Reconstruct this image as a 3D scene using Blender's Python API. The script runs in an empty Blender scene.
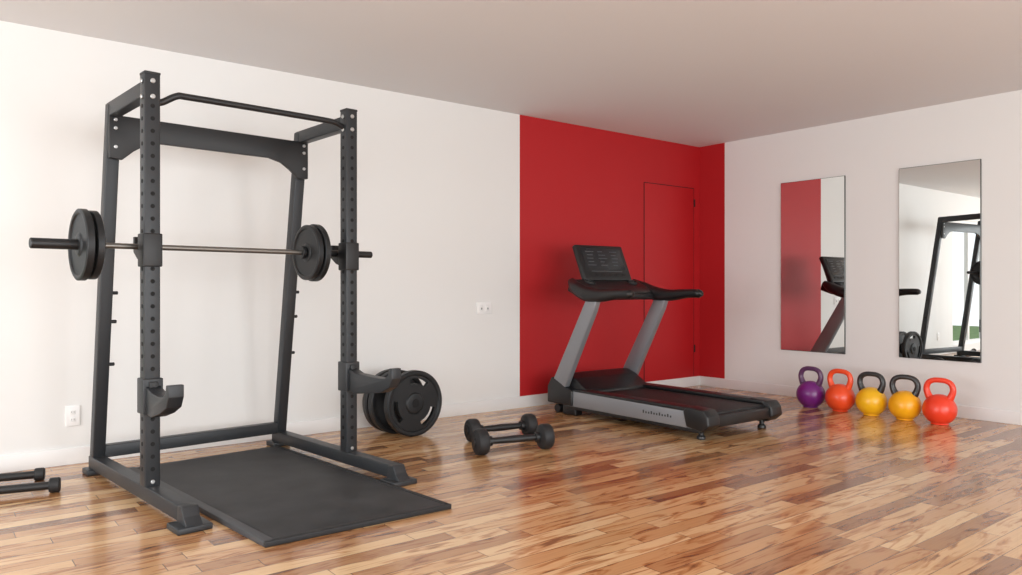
import bpy, bmesh, math, random
from mathutils import Vector, Matrix
random.seed(4)
S = bpy.context.scene
COL = S.collection

# ------------------------------------------------------------------ helpers
def srgb(r, g, b):
    def f(c):
        c /= 255.0
        return c / 12.92 if c <= 0.04045 else ((c + 0.055) / 1.055) ** 2.4
    return (f(r), f(g), f(b), 1.0)

def new_mat(name):
    m = bpy.data.materials.new(name)
    m.use_nodes = True
    nt = m.node_tree
    return m, nt, nt.nodes["Principled BSDF"]

def pmat(name, col, rough=0.5, metal=0.0, bump=0.0, bscale=200.0, var=0.0, vscale=8.0, coat=0.0, spec=0.5):
    m, nt, b = new_mat(name)
    b.inputs["Base Color"].default_value = col
    b.inputs["Roughness"].default_value = rough
    b.inputs["Metallic"].default_value = metal
    b.inputs["Coat Weight"].default_value = coat
    b.inputs["Specular IOR Level"].default_value = spec
    tc = nt.nodes.new("ShaderNodeTexCoord")
    if var > 0:
        n = nt.nodes.new("ShaderNodeTexNoise"); n.inputs["Scale"].default_value = vscale
        n.inputs["Detail"].default_value = 5
        nt.links.new(tc.outputs["Object"], n.inputs["Vector"])
        r = nt.nodes.new("ShaderNodeValToRGB")
        r.color_ramp.elements[0].position = 0.3; r.color_ramp.elements[1].position = 0.7
        r.color_ramp.elements[0].color = [c * (1 - var) for c in col[:3]] + [1]
        r.color_ramp.elements[1].color = [min(1, c * (1 + var)) for c in col[:3]] + [1]
        nt.links.new(n.outputs["Fac"], r.inputs["Fac"])
        nt.links.new(r.outputs["Color"], b.inputs["Base Color"])
    if bump > 0:
        n2 = nt.nodes.new("ShaderNodeTexNoise"); n2.inputs["Scale"].default_value = bscale
        nt.links.new(tc.outputs["Object"], n2.inputs["Vector"])
        bp = nt.nodes.new("ShaderNodeBump"); bp.inputs["Strength"].default_value = bump
        bp.inputs["Distance"].default_value = 0.002
        nt.links.new(n2.outputs["Fac"], bp.inputs["Height"])
        nt.links.new(bp.outputs["Normal"], b.inputs["Normal"])
    return m

def finish(name, bm, mat, parent=None, angle=35):
    bmesh.ops.recalc_face_normals(bm, faces=bm.faces)
    me = bpy.data.meshes.new(name)
    bm.to_mesh(me); bm.free()
    for p in me.polygons: p.use_smooth = True
    me.set_sharp_from_angle(angle=math.radians(angle))
    if isinstance(mat, (list, tuple)):
        for mm in mat: me.materials.append(mm)
    else:
        me.materials.append(mat)
    o = bpy.data.objects.new(name, me)
    COL.objects.link(o)
    if parent: o.parent = parent
    return o

def empty(name, loc, rz=0.0):
    e = bpy.data.objects.new(name, None)
    e.empty_display_size = 0.1
    e.location = loc; e.rotation_euler = (0, 0, rz)
    COL.objects.link(e)
    return e

def add_box(bm, c, s, bevel=0.0, M=None):
    r = bmesh.ops.create_cube(bm, size=1.0)
    vs = r["verts"]
    for v in vs:
        v.co = Vector((v.co.x * s[0], v.co.y * s[1], v.co.z * s[2]))
    if bevel > 0:
        es = list({e for v in vs for e in v.link_edges})
        rr = bmesh.ops.bevel(bm, geom=es, offset=bevel, segments=3, affect='EDGES', profile=0.5)
        vs = list({v for f in rr["faces"] for v in f.verts} | {v for v in vs if v.is_valid})
    for v in vs:
        if M is not None: v.co = M @ v.co
        v.co += Vector(c)

def box(name, c, s, mat, parent=None, bevel=0.0, M=None):
    bm = bmesh.new(); add_box(bm, c, s, bevel, M)
    return finish(name, bm, mat, parent)

def box2(name, lo, hi, mat, parent=None, bevel=0.0):
    c = [(a + b) / 2 for a, b in zip(lo, hi)]; s = [abs(b - a) for a, b in zip(lo, hi)]
    return box(name, c, s, mat, parent, bevel)

def frame_from(p0, p1, up=(1, 0, 0)):
    z = (Vector(p1) - Vector(p0)).normalized()
    x = Vector(up); x = (x - z * x.dot(z)).normalized()
    y = z.cross(x)
    return Matrix((x, y, z)).transposed()

def beam(name, p0, p1, w, h, mat, parent=None, bevel=0.004, up=(1, 0, 0)):
    """rectangular tube; w along 'up' reference, h across"""
    L = (Vector(p1) - Vector(p0)).length
    M = frame_from(p0, p1, up)
    c = (Vector(p0) + Vector(p1)) / 2
    return box(name, c, (w, h, L), mat, parent, bevel, M)

def add_lathe(bm, prof, origin, axis, seg=48):
    ax = Vector(axis).normalized()
    ref = Vector((0, 0, 1)) if abs(ax.z) < 0.9 else Vector((1, 0, 0))
    a = ax.cross(ref).normalized(); b = ax.cross(a)
    rings = []
    for r, h in prof:
        if r < 1e-6:
            rings.append([bm.verts.new(Vector(origin) + ax * h)])
        else:
            rings.append([bm.verts.new(Vector(origin) + ax * h + (a * math.cos(t) + b * math.sin(t)) * r)
                          for t in [2 * math.pi * i / seg for i in range(seg)]])
    for k in range(len(rings) - 1):
        A, B = rings[k], rings[k + 1]
        if len(A) == 1 and len(B) == 1: continue
        for i in range(seg):
            j = (i + 1) % seg
            if len(A) == 1: bm.faces.new((A[0], B[i], B[j]))
            elif len(B) == 1: bm.faces.new((A[i], A[j], B[0]))
            else: bm.faces.new((A[i], A[j], B[j], B[i]))

def lathe(name, prof, origin, axis, mat, parent=None, seg=48, angle=35):
    bm = bmesh.new(); add_lathe(bm, prof, origin, axis, seg)
    return finish(name, bm, mat, parent, angle)

def cylprof(r, L, b=0.002):
    return [(0, 0), (r - b, 0), (r, b), (r, L - b), (r - b, L), (0, L)]

def cyl(name, p0, p1, r, mat, parent=None, seg=32, b=0.002):
    d = Vector(p1) - Vector(p0)
    return lathe(name, cylprof(r, d.length, b), p0, d, mat, parent, seg)

def smooth_path(pts, n=8):
    P = [Vector(p) for p in pts]
    P = [P[0] * 2 - P[1]] + P + [P[-1] * 2 - P[-2]]
    out = []
    for i in range(1, len(P) - 2):
        p0, p1, p2, p3 = P[i - 1:i + 3]
        for k in range(n):
            t = k / n
            out.append(0.5 * ((2 * p1) + (-p0 + p2) * t + (2 * p0 - 5 * p1 + 4 * p2 - p3) * t * t + (-p0 + 3 * p1 - 3 * p2 + p3) * t ** 3))
    out.append(P[-2])
    return out

def sweep(name, pts, r, mat, parent=None, seg=16, radii=None, flat=1.0, up=None, n=8, smooth=True):
    path = smooth_path(pts, n) if smooth else [Vector(p) for p in pts]
    N = len(path)
    bm = bmesh.new()
    T = [(path[min(i + 1, N - 1)] - path[max(i - 1, 0)]).normalized() for i in range(N)]
    ref = Vector(up) if up else (Vector((0, 0, 1)) if abs(T[0].z) < 0.9 else Vector((1, 0, 0)))
    rings = []
    for i in range(N):
        ref = (ref - T[i] * ref.dot(T[i])).normalized()
        s = T[i].cross(ref)
        if radii:
            f = i / (N - 1) * (len(radii) - 1); k = min(int(f), len(radii) - 2); rr = radii[k] + (radii[k + 1] - radii[k]) * (f - k)
        else: rr = r
        rings.append([bm.verts.new(path[i] + ref * math.cos(t) * rr * flat + s * math.sin(t) * rr)
                      for t in [2 * math.pi * j / seg for j in range(seg)]])
    for A, B in zip(rings[:-1], rings[1:]):
        for j in range(seg):
            k = (j + 1) % seg
            bm.faces.new((A[j], A[k], B[k], B[j]))
    bm.faces.new(rings[0]); bm.faces.new(rings[-1][::-1])
    return finish(name, bm, mat, parent, 50)

def prism(name, pts, axis, lo, hi, mat, parent=None, bevel=0.0):
    """pts: 2D polygon. axis 'x': pts are (y,z); axis 'y': pts are (x,z)"""
    bm = bmesh.new()
    def mk(p, a):
        if axis == 'x': return Vector((a, p[0], p[1]))
        if axis == 'y': return Vector((p[0], a, p[1]))
        return Vector((p[0], p[1], a))
    A = [bm.verts.new(mk(p, lo)) for p in pts]; B = [bm.verts.new(mk(p, hi)) for p in pts]
    bm.faces.new(A); bm.faces.new(B[::-1])
    n = len(pts)
    for i in range(n):
        j = (i + 1) % n
        bm.faces.new((A[i], A[j], B[j], B[i]))
    bmesh.ops.recalc_face_normals(bm, faces=bm.faces)
    if bevel > 0:
        bmesh.ops.bevel(bm, geom=list(bm.edges), offset=bevel, segments=3, affect='EDGES', profile=0.5)
    return finish(name, bm, mat, parent)

# ------------------------------------------------------------------ materials
M_steel = pmat("rack_powder_coat", srgb(46, 48, 51), 0.42, 0.2, bump=0.15, bscale=600)
M_black = pmat("black_satin", srgb(26, 26, 28), 0.45, bump=0.1, bscale=500)
M_hole = pmat("hole_black", srgb(8, 8, 9), 0.8)
M_rubber = pmat("black_rubber", srgb(28, 28, 30), 0.6, bump=0.2, bscale=400, var=0.15)
M_iron = pmat("cast_iron_plate", srgb(34, 35, 37), 0.45, 0.3, bump=0.25, bscale=300)
M_bar = pmat("bar_steel", srgb(128, 124, 119), 0.38, 0.85)
M_chrome = pmat("bolt_zinc", srgb(190, 190, 190), 0.3, 0.9)
M_silver = pmat("treadmill_silver", srgb(142, 144, 149), 0.38, 0.4)
M_tblack = pmat("treadmill_black_plastic", srgb(22, 22, 24), 0.38, bump=0.08, bscale=500)
M_belt = pmat("running_belt", srgb(22, 22, 23), 0.55, bump=0.3, bscale=500)
M_screen = pmat("console_screen", srgb(34, 38, 42), 0.15)
M_text = pmat("console_print", srgb(105, 110, 114), 0.5)
M_mat = pmat("mat_rubber", srgb(42, 42, 44), 0.58, bump=0.4, bscale=250, var=0.45, vscale=5)
M_matedge = pmat("mat_edge", srgb(64, 65, 68), 0.5)
M_trim = pmat("white_trim", srgb(232, 231, 230), 0.4)
M_plate = pmat("socket_plastic", srgb(240, 239, 238), 0.35)
M_mirror = pmat("mirror_glass", (0.86, 0.88, 0.87, 1), 0.005, 1.0)
M_medge = pmat("mirror_edge", srgb(90, 92, 92), 0.3, 0.6)
M_ceil = pmat("ceiling_paint", srgb(222, 221, 222), 0.9, bump=0.08, bscale=300)
M_groove = pmat("door_gap", srgb(60, 6, 10), 0.8)
M_grass = pmat("lawn", srgb(100, 125, 75), 0.9, var=0.3)
M_leaf = pmat("hedge_leaves", srgb(100, 124, 84), 0.8, var=0.5, vscale=3)

RED = srgb(178, 14, 22); WHITE = srgb(229, 228, 226)
def wall_mat(name, axis, thr):
    m, nt, b = new_mat(name)
    b.inputs["Roughness"].default_value = 0.6
    tc = nt.nodes.new("ShaderNodeTexCoord"); sp = nt.nodes.new("ShaderNodeSeparateXYZ")
    nt.links.new(tc.outputs["Object"], sp.inputs[0])
    gt = nt.nodes.new("ShaderNodeMath"); gt.operation = 'GREATER_THAN'; gt.inputs[1].default_value = thr
    nt.links.new(sp.outputs[axis], gt.inputs[0])
    mx = nt.nodes.new("ShaderNodeMix"); mx.data_type = 'RGBA'
    mx.inputs["A"].default_value = WHITE; mx.inputs["B"].default_value = RED
    nt.links.new(gt.outputs[0], mx.inputs["Factor"])
    nt.links.new(mx.outputs["Result"], b.inputs["Base Color"])
    n = nt.nodes.new("ShaderNodeTexNoise"); n.inputs["Scale"].default_value = 250
    nt.links.new(tc.outputs["Object"], n.inputs["Vector"])
    bp = nt.nodes.new("ShaderNodeBump"); bp.inputs["Strength"].default_value = 0.08; bp.inputs["Distance"].default_value = 0.002
    nt.links.new(n.outputs["Fac"], bp.inputs["Height"]); nt.links.new(bp.outputs["Normal"], b.inputs["Normal"])
    return m
M_wallL = wall_mat("wall_paint_red_accent", "X", 4.154)
M_wallR = wall_mat("wall_paint_red_return", "Y", 4.834)
M_white = pmat("wall_paint_white", WHITE, 0.6, bump=0.08, bscale=250)
M_redp = pmat("red_door_paint", RED, 0.55)

def floor_mat():
    m, nt, b = new_mat("wood_strip_floor")
    N = nt.nodes; Lk = nt.links
    def math_(op, a, bb=None, c=None):
        n = N.new("ShaderNodeMath"); n.operation = op
        for i, v in enumerate((a, bb, c)):
            if v is None: continue
            if isinstance(v, (int, float)): n.inputs[i].default_value = v
            else: Lk.new(v, n.inputs[i])
        return n.outputs[0]
    tc = N.new("ShaderNodeTexCoord"); sp = N.new("ShaderNodeSeparateXYZ"); Lk.new(tc.outputs["Object"], sp.inputs[0])
    x, y = sp.outputs["X"], sp.outputs["Y"]
    PW, PL = 0.088, 0.80
    yr = math_('DIVIDE', y, PW); row = math_('FLOOR', yr); fy = math_('FRACT', yr)
    wn = N.new("ShaderNodeTexWhiteNoise"); wn.noise_dimensions = '1D'; Lk.new(row, wn.inputs["W"])
    xr = math_('ADD', math_('DIVIDE', x, PL), math_('MULTIPLY', wn.outputs["Value"], 7.3))
    colm = math_('FLOOR', xr); fx = math_('FRACT', xr)
    cb = N.new("ShaderNodeCombineXYZ"); Lk.new(row, cb.inputs[0]); Lk.new(colm, cb.inputs[1])
    w2 = N.new("ShaderNodeTexWhiteNoise"); w2.noise_dimensions = '2D'; Lk.new(cb.outputs[0], w2.inputs["Vector"])
    rnd = w2.outputs["Value"]
    # per plank tone
    r1 = N.new("ShaderNodeValToRGB"); cr = r1.color_ramp
    stops = [(0.0, srgb(136, 94, 62)), (0.14, srgb(168, 121, 80)), (0.36, srgb(194, 147, 101)), (0.7, srgb(208, 165, 118)), (1.0, srgb(222, 186, 142))]
    cr.elements[0].position = 0; cr.elements[0].color = stops[0][1]; cr.elements[1].position = 1; cr.elements[1].color = stops[-1][1]
    for p, c in stops[1:-1]:
        e = cr.elements.new(p); e.color = c
    Lk.new(rnd, r1.inputs["Fac"])
    # flowing figure, shifted per plank
    g = N.new("ShaderNodeCombineXYZ")
    Lk.new(math_('ADD', math_('MULTIPLY', x, 1.8), math_('MULTIPLY', rnd, 37.0)), g.inputs[0])
    Lk.new(math_('ADD', math_('MULTIPLY', y, 11.0), math_('MULTIPLY', rnd, 91.0)), g.inputs[1])
    n1 = N.new("ShaderNodeTexNoise"); n1.inputs["Scale"].default_value = 1.5; n1.inputs["Detail"].default_value = 4
    n1.inputs["Distortion"].default_value = 1.8
    Lk.new(g.outputs[0], n1.inputs["Vector"])
    r2 = N.new("ShaderNodeValToRGB"); c2 = r2.color_ramp
    c2.elements[0].position = 0.29; c2.elements[0].color = srgb(124, 82, 56)
    c2.elements[1].position = 0.50; c2.elements[1].color = (1, 1, 1, 1)
    e = c2.elements.new(0.40); e.color = srgb(214, 184, 158)
    Lk.new(n1.outputs["Fac"], r2.inputs["Fac"])
    mx = N.new("ShaderNodeMix"); mx.data_type = 'RGBA'; mx.blend_type = 'MULTIPLY'; mx.inputs["Factor"].default_value = 0.82
    Lk.new(r1.outputs["Color"], mx.inputs["A"]); Lk.new(r2.outputs["Color"], mx.inputs["B"])
    # fine fibres
    g2 = N.new("ShaderNodeCombineXYZ")
    Lk.new(math_('MULTIPLY', x, 5.0), g2.inputs[0]); Lk.new(math_('MULTIPLY', y, 160.0), g2.inputs[1]); Lk.new(rnd, g2.inputs[2])
    n2 = N.new("ShaderNodeTexNoise"); n2.inputs["Scale"].default_value = 1.0; n2.inputs["Detail"].default_value = 3
    Lk.new(g2.outputs[0], n2.inputs["Vector"])
    fib = math_('ADD', math_('MULTIPLY', n2.outputs["Fac"], 0.3), 0.85)
    sc = N.new("ShaderNodeVectorMath"); sc.operation = 'SCALE'
    Lk.new(mx.outputs["Result"], sc.inputs[0]); Lk.new(fib, sc.inputs["Scale"])
    # gaps
    gy = math_('MINIMUM', fy, math_('SUBTRACT', 1.0, fy)); gx = math_('MINIMUM', fx, math_('SUBTRACT', 1.0, fx))
    gap = math_('MAXIMUM', math_('LESS_THAN', gy, 0.018), math_('LESS_THAN', gx, 0.0022))
    mg = N.new("ShaderNodeMix"); mg.data_type = 'RGBA'
    Lk.new(math_('MULTIPLY', gap, 0.75), mg.inputs["Factor"]); Lk.new(sc.outputs[0], mg.inputs["A"]); mg.inputs["B"].default_value = srgb(74, 48, 32)
    Lk.new(mg.outputs["Result"], b.inputs["Base Color"])
    b.inputs["Roughness"].default_value = 0.25
    b.inputs["Coat Weight"].default_value = 0.35; b.inputs["Coat Roughness"].default_value = 0.12
    bp = N.new("ShaderNodeBump"); bp.inputs["Strength"].default_value = 0.06; bp.inputs["Distance"].default_value = 0.002
    hh = math_('SUBTRACT', math_('MULTIPLY', n2.outputs["Fac"], 0.3), gap)
    Lk.new(hh, bp.inputs["Height"]); Lk.new(bp.outputs["Normal"], b.inputs["Normal"])
    return m
M_floor = floor_mat()

# ------------------------------------------------------------------ room
WY, WX, H = 5.156, 6.64, 2.56
X0, Y0 = -2.6, -2.6
T = 0.15
box2("floor", (X0 - T, Y0 - T, -0.1), (WX + T, WY + T, 0), M_floor)
box2("ceiling", (X0 - T, Y0 - T, H), (WX + T, WY + T, H + 0.1), M_ceil)

def wall_open(name, along, fixed, a0, a1, opens, mat):
    """wall slab made of pieces round openings. along 'x' or 'y'; fixed=(inner, outer)"""
    bm = bmesh.new()
    def piece(u0, u1, z0, z1):
        if u1 - u0 < 1e-4 or z1 - z0 < 1e-4: return
        f0, f1 = fixed
        if along == 'x': c = ((u0 + u1) / 2, (f0 + f1) / 2, (z0 + z1) / 2); s = (u1 - u0, abs(f1 - f0), z1 - z0)
        else: c = ((f0 + f1) / 2, (u0 + u1) / 2, (z0 + z1) / 2); s = (abs(f1 - f0), u1 - u0, z1 - z0)
        add_box(bm, c, s)
    cur = a0
    for (u0, u1, z0, z1) in sorted(opens):
        piece(cur, u0, 0, H); piece(u0, u1, 0, z0); piece(u0, u1, z1, H); cur = u1
    piece(cur, a1, 0, H)
    return finish(name, bm, mat)

wall_open("wall_left", 'x', (WY, WY + T), X0 - T, WX + T, [(-1.25, 0.20, 0.12, 2.15)], M_wallL)
wall_open("wall_right", 'y', (WX, WX + T), Y0 - T, WY, [], M_wallR)
wall_open("wall_back", 'y', (X0 - T, X0), Y0 - T, WY, [(0.6, 4.2, 0.3, 2.25)], M_white)
wall_open("wall_front", 'x', (Y0 - T, Y0), X0, WX, [(-1.6, 5.4, 0.2, 2.3)], M_white)

def window(name, along, f, u0, u1, z0, z1, n):
    e = empty(name, (0, 0, 0))
    def bx(nm, a0, a1, b0, b1):
        if along == 'x': box2(nm, (a0, f - 0.03, b0), (a1, f + 0.03, b1), M_trim, e)
        else: box2(nm, (f - 0.03, a0, b0), (f + 0.03, a1, b1), M_trim, e)
    w = 0.06
    bx("sill", u0, u1, z0, z0 + w); bx("head", u0, u1, z1 - w, z1)
    for i in range(n + 1):
        c = u0 + w / 2 + (u1 - u0 - w) * i / n
        bx("mullion_%d" % i, c - w / 2, c + w / 2, z0 + w, z1 - w)
window("window_1", 'x', WY + 0.07, -1.25, 0.20, 0.12, 2.15, 2)
window("window_2", 'y', X0 - 0.07, 0.6, 4.2, 0.3, 2.25, 3)
window("window_3", 'x', Y0 - 0.07, -1.6, 5.4, 0.2, 2.3, 5)

BH = 0.10
box2("baseboard_left", (0.20, WY - 0.015, 0), (WX, WY, BH), M_trim, None, 0.003)
box2("baseboard_right", (WX - 0.015, Y0, 0), (WX, WY - 0.015, BH), M_trim, None, 0.003)

# flush red door
door = empty("door_1", (5.753, WY, 0))
box2("door_leaf", (0.008, -0.006, BH), (0.778, 0.0, 2.102), M_redp, door, 0.001)
box2("gap_side", (0.0, -0.004, BH), (0.008, 0, 2.11), M_groove, door)
box2("gap_far", (0.778, -0.004, BH), (0.786, 0, 2.11), M_groove, door)
box2("gap_head", (0.0, -0.004, 2.102), (0.786, 0, 2.11), M_groove, door)
for i, z in enumerate((0.4, 1.95)):
    cyl("hinge_%d" % i, (0.79, -0.009, z - 0.04), (0.79, -0.009, z + 0.04), 0.008, M_groove, door)

# socket and switch
def wall_plate(name, x, z, w, h, two):
    e = empty(name, (x, WY, z))
    box2("cover", (-w / 2, -0.010, -h / 2), (w / 2, 0, h / 2), M_plate, e, 0.003)
    if two:
        for s in (-1, 1):
            box2("slot_%d" % s, (-0.014, -0.012, s * 0.022 - 0.012), (0.014, -0.009, s * 0.022 + 0.012), M_trim, e, 0.002)
            for q in (-1, 1):
                box2("pin_%d_%d" % (s, q), (q * 0.006 - 0.001, -0.0125, s * 0.022 - 0.004), (q * 0.006 + 0.001, -0.0115, s * 0.022 + 0.005), M_hole, e)
    else:
        for s in (-1, 1):
            box2("rocker_%d" % s, (s * 0.032 - 0.018, -0.014, -0.028), (s * 0.032 + 0.018, -0.009, 0.028), M_trim, e, 0.002)
            box2("toggle_%d" % s, (s * 0.032 - 0.004, -0.019, -0.012), (s * 0.032 + 0.004, -0.013, 0.004), M_text, e, 0.001)
wall_plate("wall_outlet", 0.739, 0.288, 0.075, 0.12, True)
wall_plate("light_switch", 3.765, 0.877, 0.15, 0.10, False)

# mirrors
def mirror(y0, y1, z0, z1):
    e = empty("wall_mirror", (WX, (y0 + y1) / 2, 0))
    h = (y1 - y0) / 2
    box2("backing", (-0.014, -h, z0), (0, h, z1), M_medge, e, 0.002)
    box2("glass", (-0.018, -h + 0.004, z0 + 0.004), (-0.014, h - 0.004, z1 - 0.004), M_mirror, e)
mirror(3.527, 4.174, 0.445, 2.065)
mirror(2.412, 3.048, 0.452, 2.068)

# ------------------------------------------------------------------ power rack
RACK = (0.893, 3.95, 0)
rack = empty("power_rack", RACK, math.radians(5.5))
W = 1.10; t = 0.072
def rp(x, name):
    box2("base_tube_" + name, (x - 0.035, -0.50, 0.03), (x + 0.035, 0.90, 0.10), M_steel, rack, 0.005)
    prism("front_foot_" + name, [(-0.56, 0), (-0.56, 0.022), (-0.52, 0.06), (-0.50, 0.10), (-0.455, 0.10), (-0.44, 0.03), (-0.42, 0.0)], 'x', x - 0.036, x + 0.036, M_steel, rack, 0.003)
    box2("front_pad_" + name, (x - 0.075, -0.565, 0), (x + 0.075, -0.43, 0.028), M_steel, rack, 0.006)
    box2("back_pad_" + name, (x - 0.06, 0.82, 0), (x + 0.06, 0.93, 0.032), M_steel, rack, 0.006)
    beam("front_post_" + name, (x, 0, 0.095), (x, 0, 2.075), t, t, M_steel, rack, 0.006)
    box2("post_cap_" + name, (x - 0.037, -0.037, 2.072), (x + 0.037, 0.037, 2.085), M_black, rack, 0.003)
    beam("back_post_" + name, (x, 0.862, 0.06), (x, 0.565, 2.03), 0.065, 0.065, M_steel, rack, 0.006)
    beam("top_beam_" + name, (x, 0.02, 2.01), (x, 0.59, 2.00), 0.06, 0.075, M_steel, rack, 0.006)
    # bolt holes in the post faces
    bm = bmesh.new()
    z = 0.18
    hp = [(0, 0), (0.0105, 0), (0.0105, 0.0012), (0, 0.0012)]
    while z < 1.93:
        add_lathe(bm, hp, (x, -0.036, z), (0, -1, 0), 14)
        add_lathe(bm, hp, (x - 0.036, 0, z), (-1, 0, 0), 14)
        add_lathe(bm, hp, (x + 0.036, 0, z), (1, 0, 0), 14)
        z += 0.06
    finish("post_holes_" + name, bm, M_hole, rack)
    bm = bmesh.new()
    for z in (2.04, 1.965):
        add_lathe(bm, cylprof(0.012, 0.007), (x, -0.036, z), (0, -1, 0), 12)
        add_lathe(bm, cylprof(0.012, 0.007), (x - 0.036, 0, z), (-1, 0, 0), 12)
    add_lathe(bm, cylprof(0.010, 0.006), (x, -0.036, 0.12), (0, -1, 0), 12)
    finish("bolts_" + name, bm, M_chrome, rack)
rp(0.0, "a"); rp(W, "b")
beam("back_cross_tube", (0.03, 0.85, 0.125), (W - 0.03, 0.85, 0.125), 0.06, 0.07, M_steel, rack, 0.005, up=(0, 1, 0))
gp = [(-0.03, 1.97), (W + 0.03, 1.97), (W + 0.03, 1.74), (W - 0.035, 1.735), (W - 0.09, 1.785), (W - 0.15, 1.825), (W - 0.23, 1.845),
      (0.23, 1.845), (0.15, 1.825), (0.09, 1.785), (0.035, 1.735), (-0.03, 1.74)]
prism("back_gusset_plate", gp, 'y', 0.530, 0.556, M_black, rack, 0.003)
bm = bmesh.new()
for x in (0.0, W):
    for z in (1.945, 1.90, 1.80):
        add_lathe(bm, cylprof(0.010, 0.007), (x, 0.53, z), (0, -1, 0), 12)
finish("gusset_bolts", bm, M_chrome, rack)
sweep("pull_up_bar", [(0.03, 0, 1.945), (0.06, -0.004, 1.955), (0.12, -0.02, 1.990), (0.18, -0.02, 1.994), (0.55, -0.02, 1.996), (0.92, -0.02, 1.996), (1.0, -0.015, 1.992), (1.05, 0, 1.982), (1.07, 0, 1.98)], 0.0165, M_black, rack)
# J-cups holding the bar
for x, nm in ((0.0, "a"), (W, "b")):
    box2("jcup_sleeve_" + nm, (x - 0.044, -0.044, 1.15), (x + 0.044, 0.044, 1.31), M_black, rack, 0.006)
    prism("jcup_" + nm, [(0.03, 1.17), (0.10, 1.19), (0.155, 1.225), (0.16, 1.30), (0.135, 1.30), (0.128, 1.24), (0.10, 1.2355), (0.075, 1.24), (0.05, 1.28), (0.03, 1.29)],
          'x', x - 0.028, x + 0.028, M_black, rack, 0.002)
for x, nm in ((0.0, "a"), (W, "b")):
    for k, z in enumerate((0.62, 0.86, 1.02)):
        yb = 0.862 - 0.297 * (z - 0.06) / 1.97
        cyl("band_peg_%s_%d" % (nm, k), (x + 0.03, yb, z), (x + 0.065, yb, z), 0.01, M_black, rack, 16)
# safety spotter arms
def spotter(x, nm, L, w, z):
    box2("spotter_sleeve_" + nm, (x - 0.046, -0.046, z - 0.08), (x + 0.046, 0.046, z + 0.09), M_steel, rack, 0.006)
    box2("spotter_pad_" + nm, (x - 0.02, -0.058, z + 0.03), (x + 0.02, -0.04, z + 0.075), M_black, rack, 0.004)
    pts = [(-0.04, z + 0.055), (-0.04, z - 0.075), (-0.12, z - 0.085), (-L + 0.10, z - 0.055), (-L + 0.02, z - 0.02), (-L - 0.01, z + 0.03), (-L - 0.01, z + 0.085),
           (-L + 0.02, z + 0.085), (-L + 0.03, z + 0.045), (-L + 0.06, z + 0.028), (-L + 0.12, z + 0.022), (-0.12, z + 0.030)]
    prism("spotter_arm_" + nm, pts, 'x', x - w / 2, x + w / 2, M_steel, rack, 0.004)
spotter(0.0, "a", 0.33, 0.07, 0.525)
spotter(W, "b", 0.47, 0.06, 0.53)

# mat on rack floor
mat = empty("exercise_mat", RACK, math.radians(5.5))
prism("mat_pad", [(0.165, -0.925), (0.992, -1.02), (1.022, 0.78), (0.165, 0.78)], 'z', 0.0, 0.020, M_mat, mat, 0.004)
prism("mat_border_left", [(0.125, -0.94), (0.17, -0.943), (0.17, 0.78), (0.125, 0.78)], 'z', 0.0, 0.026, M_matedge, mat, 0.004)
prism("mat_border_front", [(0.125, -0.955), (1.012, -1.055), (1.012, -1.02), (0.13, -0.92)], 'z', 0.0, 0.024, M_rubber, mat, 0.004)
prism("mat_border_right", [(0.986, -1.04), (1.012, -1.04), (1.045, 0.78), (1.018, 0.78)], 'z', 0.0, 0.024, M_rubber, mat, 0.004)

# ------------------------------------------------------------------ plates / barbell
def plate_bm(bm, c, R, th, axis, slots=True, seg=72, hub=0.3):
    """solid plate with raised rim, hub and grip slots"""
    ax = Vector(axis).normalized(); ref = Vector((0, 0, 1)); a = ax.cross(ref).normalized(); b = ax.cross(a); c = Vector(c)
    rad = [0.026, R * 0.30, R * 0.60, R * 0.76, R * 0.86]
    h = th * 0.28
    def ring(r, hh): return [bm.verts.new(c + ax * hh + (a * math.cos(q) + b * math.sin(q)) * r) for q in [2 * math.pi * i / seg for i in range(seg)]]
    F = [ring(r, h) for r in rad]; B = [ring(r, -h) for r in rad]
    def hole(k, i):
        return slots and k == 2 and (i % (seg // 3)) in range(3, seg // 3 - 10)
    for k in range(len(rad) - 1):
        for i in range(seg):
            j = (i + 1) % seg
            if hole(k, i):
                bm.faces.new((F[k][i], F[k][j], B[k][j], B[k][i])); bm.faces.new((F[k + 1][i], F[k + 1][j], B[k + 1][j], B[k + 1][i]))
                if not hole(k, (i - 1) % seg): bm.faces.new((F[k][i], F[k + 1][i], B[k + 1][i], B[k][i]))
                if not hole(k, j): bm.faces.new((F[k][j], F[k + 1][j], B[k + 1][j], B[k][j]))
            else:
                bm.faces.new((F[k][i], F[k][j], F[k + 1][j], F[k + 1][i])); bm.faces.new((B[k][i], B[k][j], B[k + 1][j], B[k + 1][i]))
    e = th * 0.12
    add_lathe(bm, [(R * 0.84, h * 0.9), (R * 0.87, th / 2 - e * 0.3), (R * 0.90, th / 2), (R * 0.96, th / 2), (R, th / 2 - e), (R, -th / 2 + e), (R * 0.96, -th / 2), (R * 0.90, -th / 2), (R * 0.87, -th / 2 + e * 0.3), (R * 0.84, -h * 0.9)], c, ax, seg)
    add_lathe(bm, [(0.0262, th * 0.5), (R * hub - 0.01, th * 0.5), (R * hub, th * 0.45), (R * hub + 0.008, h * 0.9)], c, ax, 48)
    add_lathe(bm, [(0.0262, -th * 0.5), (R * hub - 0.01, -th * 0.5), (R * hub, -th * 0.45), (R * hub + 0.008, -h * 0.9)], c, ax, 48)
    add_lathe(bm, [(0.0262, -th * 0.5), (0.0262, th * 0.5)], c, ax, 48)

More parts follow.
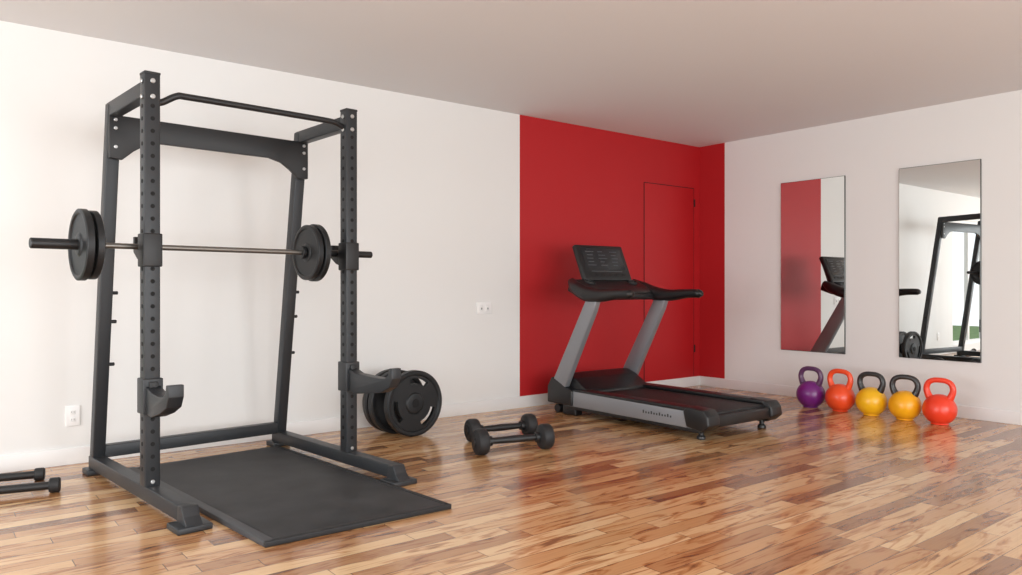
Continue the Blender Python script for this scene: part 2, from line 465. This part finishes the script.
bar = empty("barbell", RACK, math.radians(5.5))
BY, BZ = 0.10, 1.25
cyl("shaft", (-0.20, BY, BZ), (0.97, BY, BZ), 0.014, M_bar, bar)
cyl("sleeve_near", (-0.480, BY, BZ), (-0.195, BY, BZ), 0.0245, M_black, bar, 32, 0.004)
cyl("sleeve_far", (0.865, BY, BZ), (1.32, BY, BZ), 0.020, M_black, bar, 32, 0.004)
cyl("collar_near", (-0.205, BY, BZ), (-0.18, BY, BZ), 0.036, M_iron, bar)
cyl("collar_far", (0.85, BY, BZ), (0.87, BY, BZ), 0.036, M_iron, bar)
for k, (x, R, th) in enumerate(((-0.272, 0.168, 0.036), (-0.228, 0.162, 0.034), (0.892, 0.158, 0.032), (0.934, 0.165, 0.034))):
    bm = bmesh.new(); plate_bm(bm, (x, BY, BZ), R, th, (1, 0, 0), slots=False)
    finish("plate_%d" % k, bm, M_iron, bar)

def floor_plate(x, y, R, th, rz, slots):
    e = empty("weight_plate", (x, y, R), rz)
    bm = bmesh.new(); plate_bm(bm, (0, 0, 0), R, th, (0, 1, 0.0), slots=slots)
    finish("disc", bm, M_iron, e)
    cyl("bore_ring", (0, -th / 2 - 0.004, 0), (0, th / 2 + 0.004, 0), 0.03, M_hole, e)
floor_plate(2.775, 4.64, 0.232, 0.055, math.radians(3), True)
floor_plate(2.735, 4.80, 0.228, 0.055, math.radians(2), False)
floor_plate(2.73, 4.875, 0.228, 0.055, math.radians(2), False)

# ------------------------------------------------------------------ dumbbells
def dumbbell(p0, p1, R, hw=0.075, hr=0.018, name="dumbbell", mat=M_rubber):
    p0 = Vector((p0[0], p0[1], R)); p1 = Vector((p1[0], p1[1], R))
    c = (p0 + p1) / 2; d = p1 - p0; L = d.length
    e = empty(name, (c.x, c.y, 0), math.atan2(d.y, d.x))
    for k, s in enumerate((-1, 1)):
        x0 = s * L / 2
        pr = [(0, -hw / 2), (R * 0.55, -hw / 2), (R * 0.62, -hw / 2 + 0.004), (R * 0.80, -hw / 2 + 0.004), (R * 0.93, -hw / 2 + 0.010), (R, -hw / 2 + 0.022), (R, hw / 2 - 0.022),
              (R * 0.93, hw / 2 - 0.010), (R * 0.80, hw / 2 - 0.004), (R * 0.62, hw / 2 - 0.004), (R * 0.55, hw / 2), (0, hw / 2)]
        lathe("head_%d" % k, pr, (x0, 0, R), (1, 0, 0), mat, e)
        cyl("end_cap_%d" % k, (x0 + s * hw / 2 - 0.002, 0, R), (x0 + s * (hw / 2 + 0.008), 0, R), R * 0.35, M_iron, e)
        cyl("collar_%d" % k, (x0 - s * hw / 2, 0, R), (x0 - s * (hw / 2 + 0.03), 0, R), hr * 1.5, M_black, e)
    n = L / 2 - hw / 2
    pr = [(hr * .85, -n), (hr, -n * .6), (hr * 1.15, 0), (hr, n * .6), (hr * .85, n)]
    lathe("handle", [(0, -n)] + pr + [(0, n)], (0, 0, R), (1, 0, 0), M_black, e)
dumbbell((2.79, 3.85), (3.225, 3.74), 0.082, 0.085, 0.021)
dumbbell((2.99, 4.22), (3.42, 4.14), 0.078, 0.085, 0.021)

def slim_bar(x1, y1, x0, y0, R):
    d = Vector((x1 - x0, y1 - y0, 0)); L = d.length
    e = empty("slim_dumbbell", ((x0 + x1) / 2, (y0 + y1) / 2, 0), math.atan2(d.y, d.x))
    cyl("rod", (-L / 2, 0, R), (L / 2, 0, R), 0.021, M_black, e)
    for k, s in enumerate((-1, 1)):
        cyl("knob_%d" % k, (s * L / 2 - 0.025, 0, R), (s * L / 2 + 0.025, 0, R), R, M_rubber, e, 32, 0.006)
slim_bar(0.535, 4.83, -0.15, 4.98, 0.034)
slim_bar(0.565, 4.50, -0.15, 4.66, 0.038)

# ------------------------------------------------------------------ treadmill
tm = empty("treadmill", (4.64, 4.03, 0), math.radians(-1.0))
box2("deck_core", (-0.36, -0.78, 0.09), (0.36, 0.50, 0.165), M_tblack, tm, 0.01)
box2("running_belt", (-0.30, -0.79, 0.15), (0.30, 0.50, 0.188), M_belt, tm, 0.012)
for s, nm in ((-1, "left"), (1, "right")):
    pts = [(-0.76, 0.075), (-0.76, 0.190), (0.45, 0.200), (0.72, 0.205), (0.74, 0.13), (0.60, 0.075)]
    a, b2 = (0.335, 0.418)
    prism("side_rail_" + nm, pts, 'x', min(s * a, s * b2), max(s * a, s * b2), M_silver, tm, 0.008)
    box2("foot_rail_" + nm, (min(s * .295, s * .415), -0.78, 0.184), (max(s * .295, s * .415), 0.54, 0.216), M_tblack, tm, 0.010)
    box2("rail_skirt_" + nm, (min(s * .34, s * .414), -0.76, 0.050), (max(s * .34, s * .414), 0.62, 0.085), M_tblack, tm, 0.006)
    prism("tail_cap_" + nm, [(-0.855, 0.11), (-0.845, 0.175), (-0.81, 0.214), (-0.66, 0.222), (-0.63, 0.19), (-0.66, 0.085), (-0.80, 0.065)], 'x', min(s * .30, s * .430), max(s * .30, s * .430), M_tblack, tm, 0.010)
    lathe("tail_foot_" + nm, [(0, 0), (0.028, 0), (0.032, 0.006), (0.030, 0.022), (0.018, 0.03), (0.018, 0.09), (0, 0.09)], (s * 0.35, -0.73, 0), (0, 0, 1), M_tblack, tm)
    cyl("front_wheel_" + nm, (s * 0.34, 0.74, 0.035), (s * 0.40, 0.74, 0.035), 0.035, M_rubber, tm)
    box2("front_leg_" + nm, (min(s * .33, s * .41), 0.50, 0.0), (max(s * .33, s * .41), 0.66, 0.09), M_tblack, tm, 0.01)
    # leaning silver uprights
    prism("upright_" + nm, [(0.63, 0.19), (0.775, 0.19), (0.76, 0.28), (0.365, 0.945), (0.235, 0.945), (0.27, 0.86)], 'x', min(s * .372, s * .428), max(s * .372, s * .428), M_silver, tm, 0.010)
    prism("upright_foot_" + nm, [(0.52, 0.08), (0.83, 0.08), (0.83, 0.22), (0.775, 0.30), (0.70, 0.27), (0.58, 0.215), (0.52, 0.205)], 'x', min(s * .352, s * .434), max(s * .352, s * .434), M_tblack, tm, 0.012)
    # handrail assembly
    sweep("handrail_" + nm, [(s * 0.36, 0.60, 1.10), (s * 0.395, 0.50, 1.045), (s * 0.402, 0.36, 0.995), (s * 0.402, 0.20, 0.985), (s * 0.402, 0.02, 1.0), (s * 0.402, -0.10, 1.0), (s * 0.402, -0.135, 0.992)], 0.04, M_tblack, tm,
          radii=[0.035, 0.06, 0.068, 0.055, 0.042, 0.040, 0.018], flat=0.9)
prism("motor_hood", [(0.835, 0.06), (0.84, 0.19), (0.81, 0.27), (0.74, 0.325), (0.66, 0.332), (0.56, 0.30), (0.46, 0.24), (0.40, 0.205), (0.40, 0.08)], 'x', -0.365, 0.365, M_tblack, tm, 0.014)
box2("tail_roller_cover", (-0.33, -0.835, 0.09), (0.33, -0.775, 0.17), M_tblack, tm, 0.012)
# console
prism("console_tray", [(0.66, 1.02), (0.64, 1.10), (0.56, 1.12), (0.42, 1.06), (0.34, 1.01), (0.36, 0.97), (0.52, 0.97)], 'x', -0.36, 0.36, M_tblack, tm, 0.014)
prism("console_neck", [(0.66, 1.06), (0.74, 1.30), (0.70, 1.32), (0.58, 1.08)], 'x', -0.16, 0.16, M_tblack, tm, 0.01)
tilt = Matrix.Rotation(math.radians(-24), 3, 'X')
cc = Vector((0.015, 0.625, 1.255))
box("console_panel", cc, (0.56, 0.05, 0.335), M_tblack, tm, 0.016, tilt)
def onp(nm, x, z, w, h, m, off=0.0262):
    p = cc + tilt @ Vector((x, -off, z))
    box(nm, p, (w, 0.004, h), m, tm, 0.001, tilt)
onp("console_screen", 0, 0.03, 0.46, 0.20, M_screen)
random.seed(2)
for r in range(5):
    for c in range(3):
        onp("print_%d_%d" % (r, c), -0.15 + c * 0.14 + random.uniform(-.01, .01), 0.10 - r * 0.032, random.uniform(.05, .10), 0.004, M_text, 0.0285)
for c in range(6):
    onp("button_%d" % c, -0.19 + c * 0.076, -0.115, 0.05, 0.022, M_belt, 0.028)
onp("console_label", 0.0, -0.085, 0.36, 0.004, M_text, 0.028)
for s in (-1, 1):
    lathe("cup_holder_%d" % s, [(0, -0.02), (0.036, -0.02), (0.040, 0.012), (0.046, 0.012), (0.048, 0.0), (0.046, -0.02)], (s * 0.25, 0.50, 1.095), (0, -0.3, 1), M_belt, tm)
cyl("cross_bar", (-0.37, 0.36, 0.975), (0.37, 0.36, 0.975), 0.028, M_tblack, tm)
# thin printed lettering strokes on left rail side
for k in range(11):
    box2("rail_print_%d" % k, (-0.4190, -0.26 - k * 0.026, 0.128), (-0.4176, -0.248 - k * 0.026, 0.128 + (0.014 if k % 3 else 0.022)), M_steel, tm)

# ------------------------------------------------------------------ kettlebells
def kettlebell(y, body, handle):
    e = empty("kettlebell", (6.19, y, 0), math.radians(random.uniform(-4, 8)))
    R = 0.120; cz = 0.113
    pr = [(0, 0), (0.058, 0), (0.064, 0.004)]
    for i in range(4, 30):
        th = math.pi * i / 30
        z = cz - R * math.cos(th) * 0.98; r = R * math.sin(th)
        if z > 0.008: pr.append((max(r, 0.0), z))
    pr.append((0, cz + R * 0.98))
    lathe("bell", pr, (0, 0, 0), (0, 0, 1), body, e, 48, 60)
    pts = [(0, -0.062, 0.185), (0, -0.083, 0.225), (0, -0.094, 0.270), (0, -0.080, 0.313), (0, -0.045, 0.334), (0, 0, 0.338),
           (0, 0.045, 0.334), (0, 0.080, 0.313), (0, 0.094, 0.270), (0, 0.083, 0.225), (0, 0.062, 0.185)]
    sweep("handle", pts, 0.018, handle, e, radii=[0.030, 0.025, 0.022, 0.021, 0.020, 0.020, 0.020, 0.021, 0.022, 0.025, 0.030], up=(1, 0, 0))
def kb(n, c): return pmat("kettlebell_" + n, c, 0.38, coat=0.3)
KP, KO, KY, KA, KR = kb("purple", srgb(112, 28, 118)), kb("orange", srgb(238, 78, 32)), kb("yellow", srgb(244, 184, 20)), kb("amber", srgb(246, 174, 18)), kb("red", srgb(238, 62, 32))
KB = kb("black_handle", srgb(40, 38, 38)); KPH = kb("plum_handle", srgb(88, 50, 88))
for y, b_, h_ in ((3.606, KP, KPH), (3.337, KO, KO), (3.07, KY, KB), (2.80, KA, KB), (2.54, KR, KR)):
    kettlebell(y, b_, h_)

# ------------------------------------------------------------------ outdoors seen through window
box2("lawn_ground", (-12, WY + T, -0.25), (8, 16, -0.12), M_grass)
bm = bmesh.new()
for i in range(70):
    r = bmesh.ops.create_icosphere(bm, subdivisions=3, radius=1.0)
    c = Vector((random.uniform(-12, 1), random.uniform(10.5, 12.0), random.uniform(0.1, 0.8))); sc = random.uniform(0.5, 0.8)
    for v in r["verts"]:
        v.co = c + v.co * sc * (1 + random.uniform(-0.12, 0.12))
finish("hedge", bm, M_leaf)

# ------------------------------------------------------------------ light
w = bpy.data.worlds.new("World"); S.world = w; w.use_nodes = True
bg = w.node_tree.nodes["Background"]
bg.inputs[0].default_value = (0.94, 0.97, 1.0, 1); bg.inputs[1].default_value = 1.4

def area(name, loc, rot, sx, sy, power, col):
    l = bpy.data.lights.new(name, 'AREA'); l.shape = 'RECTANGLE'; l.size = sx; l.size_y = sy; l.energy = power; l.color = col
    o = bpy.data.objects.new(name, l); o.location = loc; o.rotation_euler = rot; COL.objects.link(o); return o
# daylight entering through the big windows
area("window_daylight_front", (1.9, Y0 - 0.12, 1.25), (math.radians(90), 0, 0), 6.8, 2.0, 250, (0.95, 0.985, 1.0))
area("window_daylight_back", (X0 - 0.12, 2.4, 1.28), (math.radians(90), 0, math.radians(-90)), 3.5, 1.9, 150, (0.95, 0.985, 1.0))

# ------------------------------------------------------------------ camera
cam = bpy.data.cameras.new("camera"); cam.sensor_width = 36; cam.lens = 758 / 1022 * 36
co = bpy.data.objects.new("camera", cam); co.location = (0, 0, 1.05)
co.rotation_euler = (math.radians(90), 0, math.radians(-38.2)); COL.objects.link(co)
S.camera = co
S.view_settings.view_transform = 'Standard'
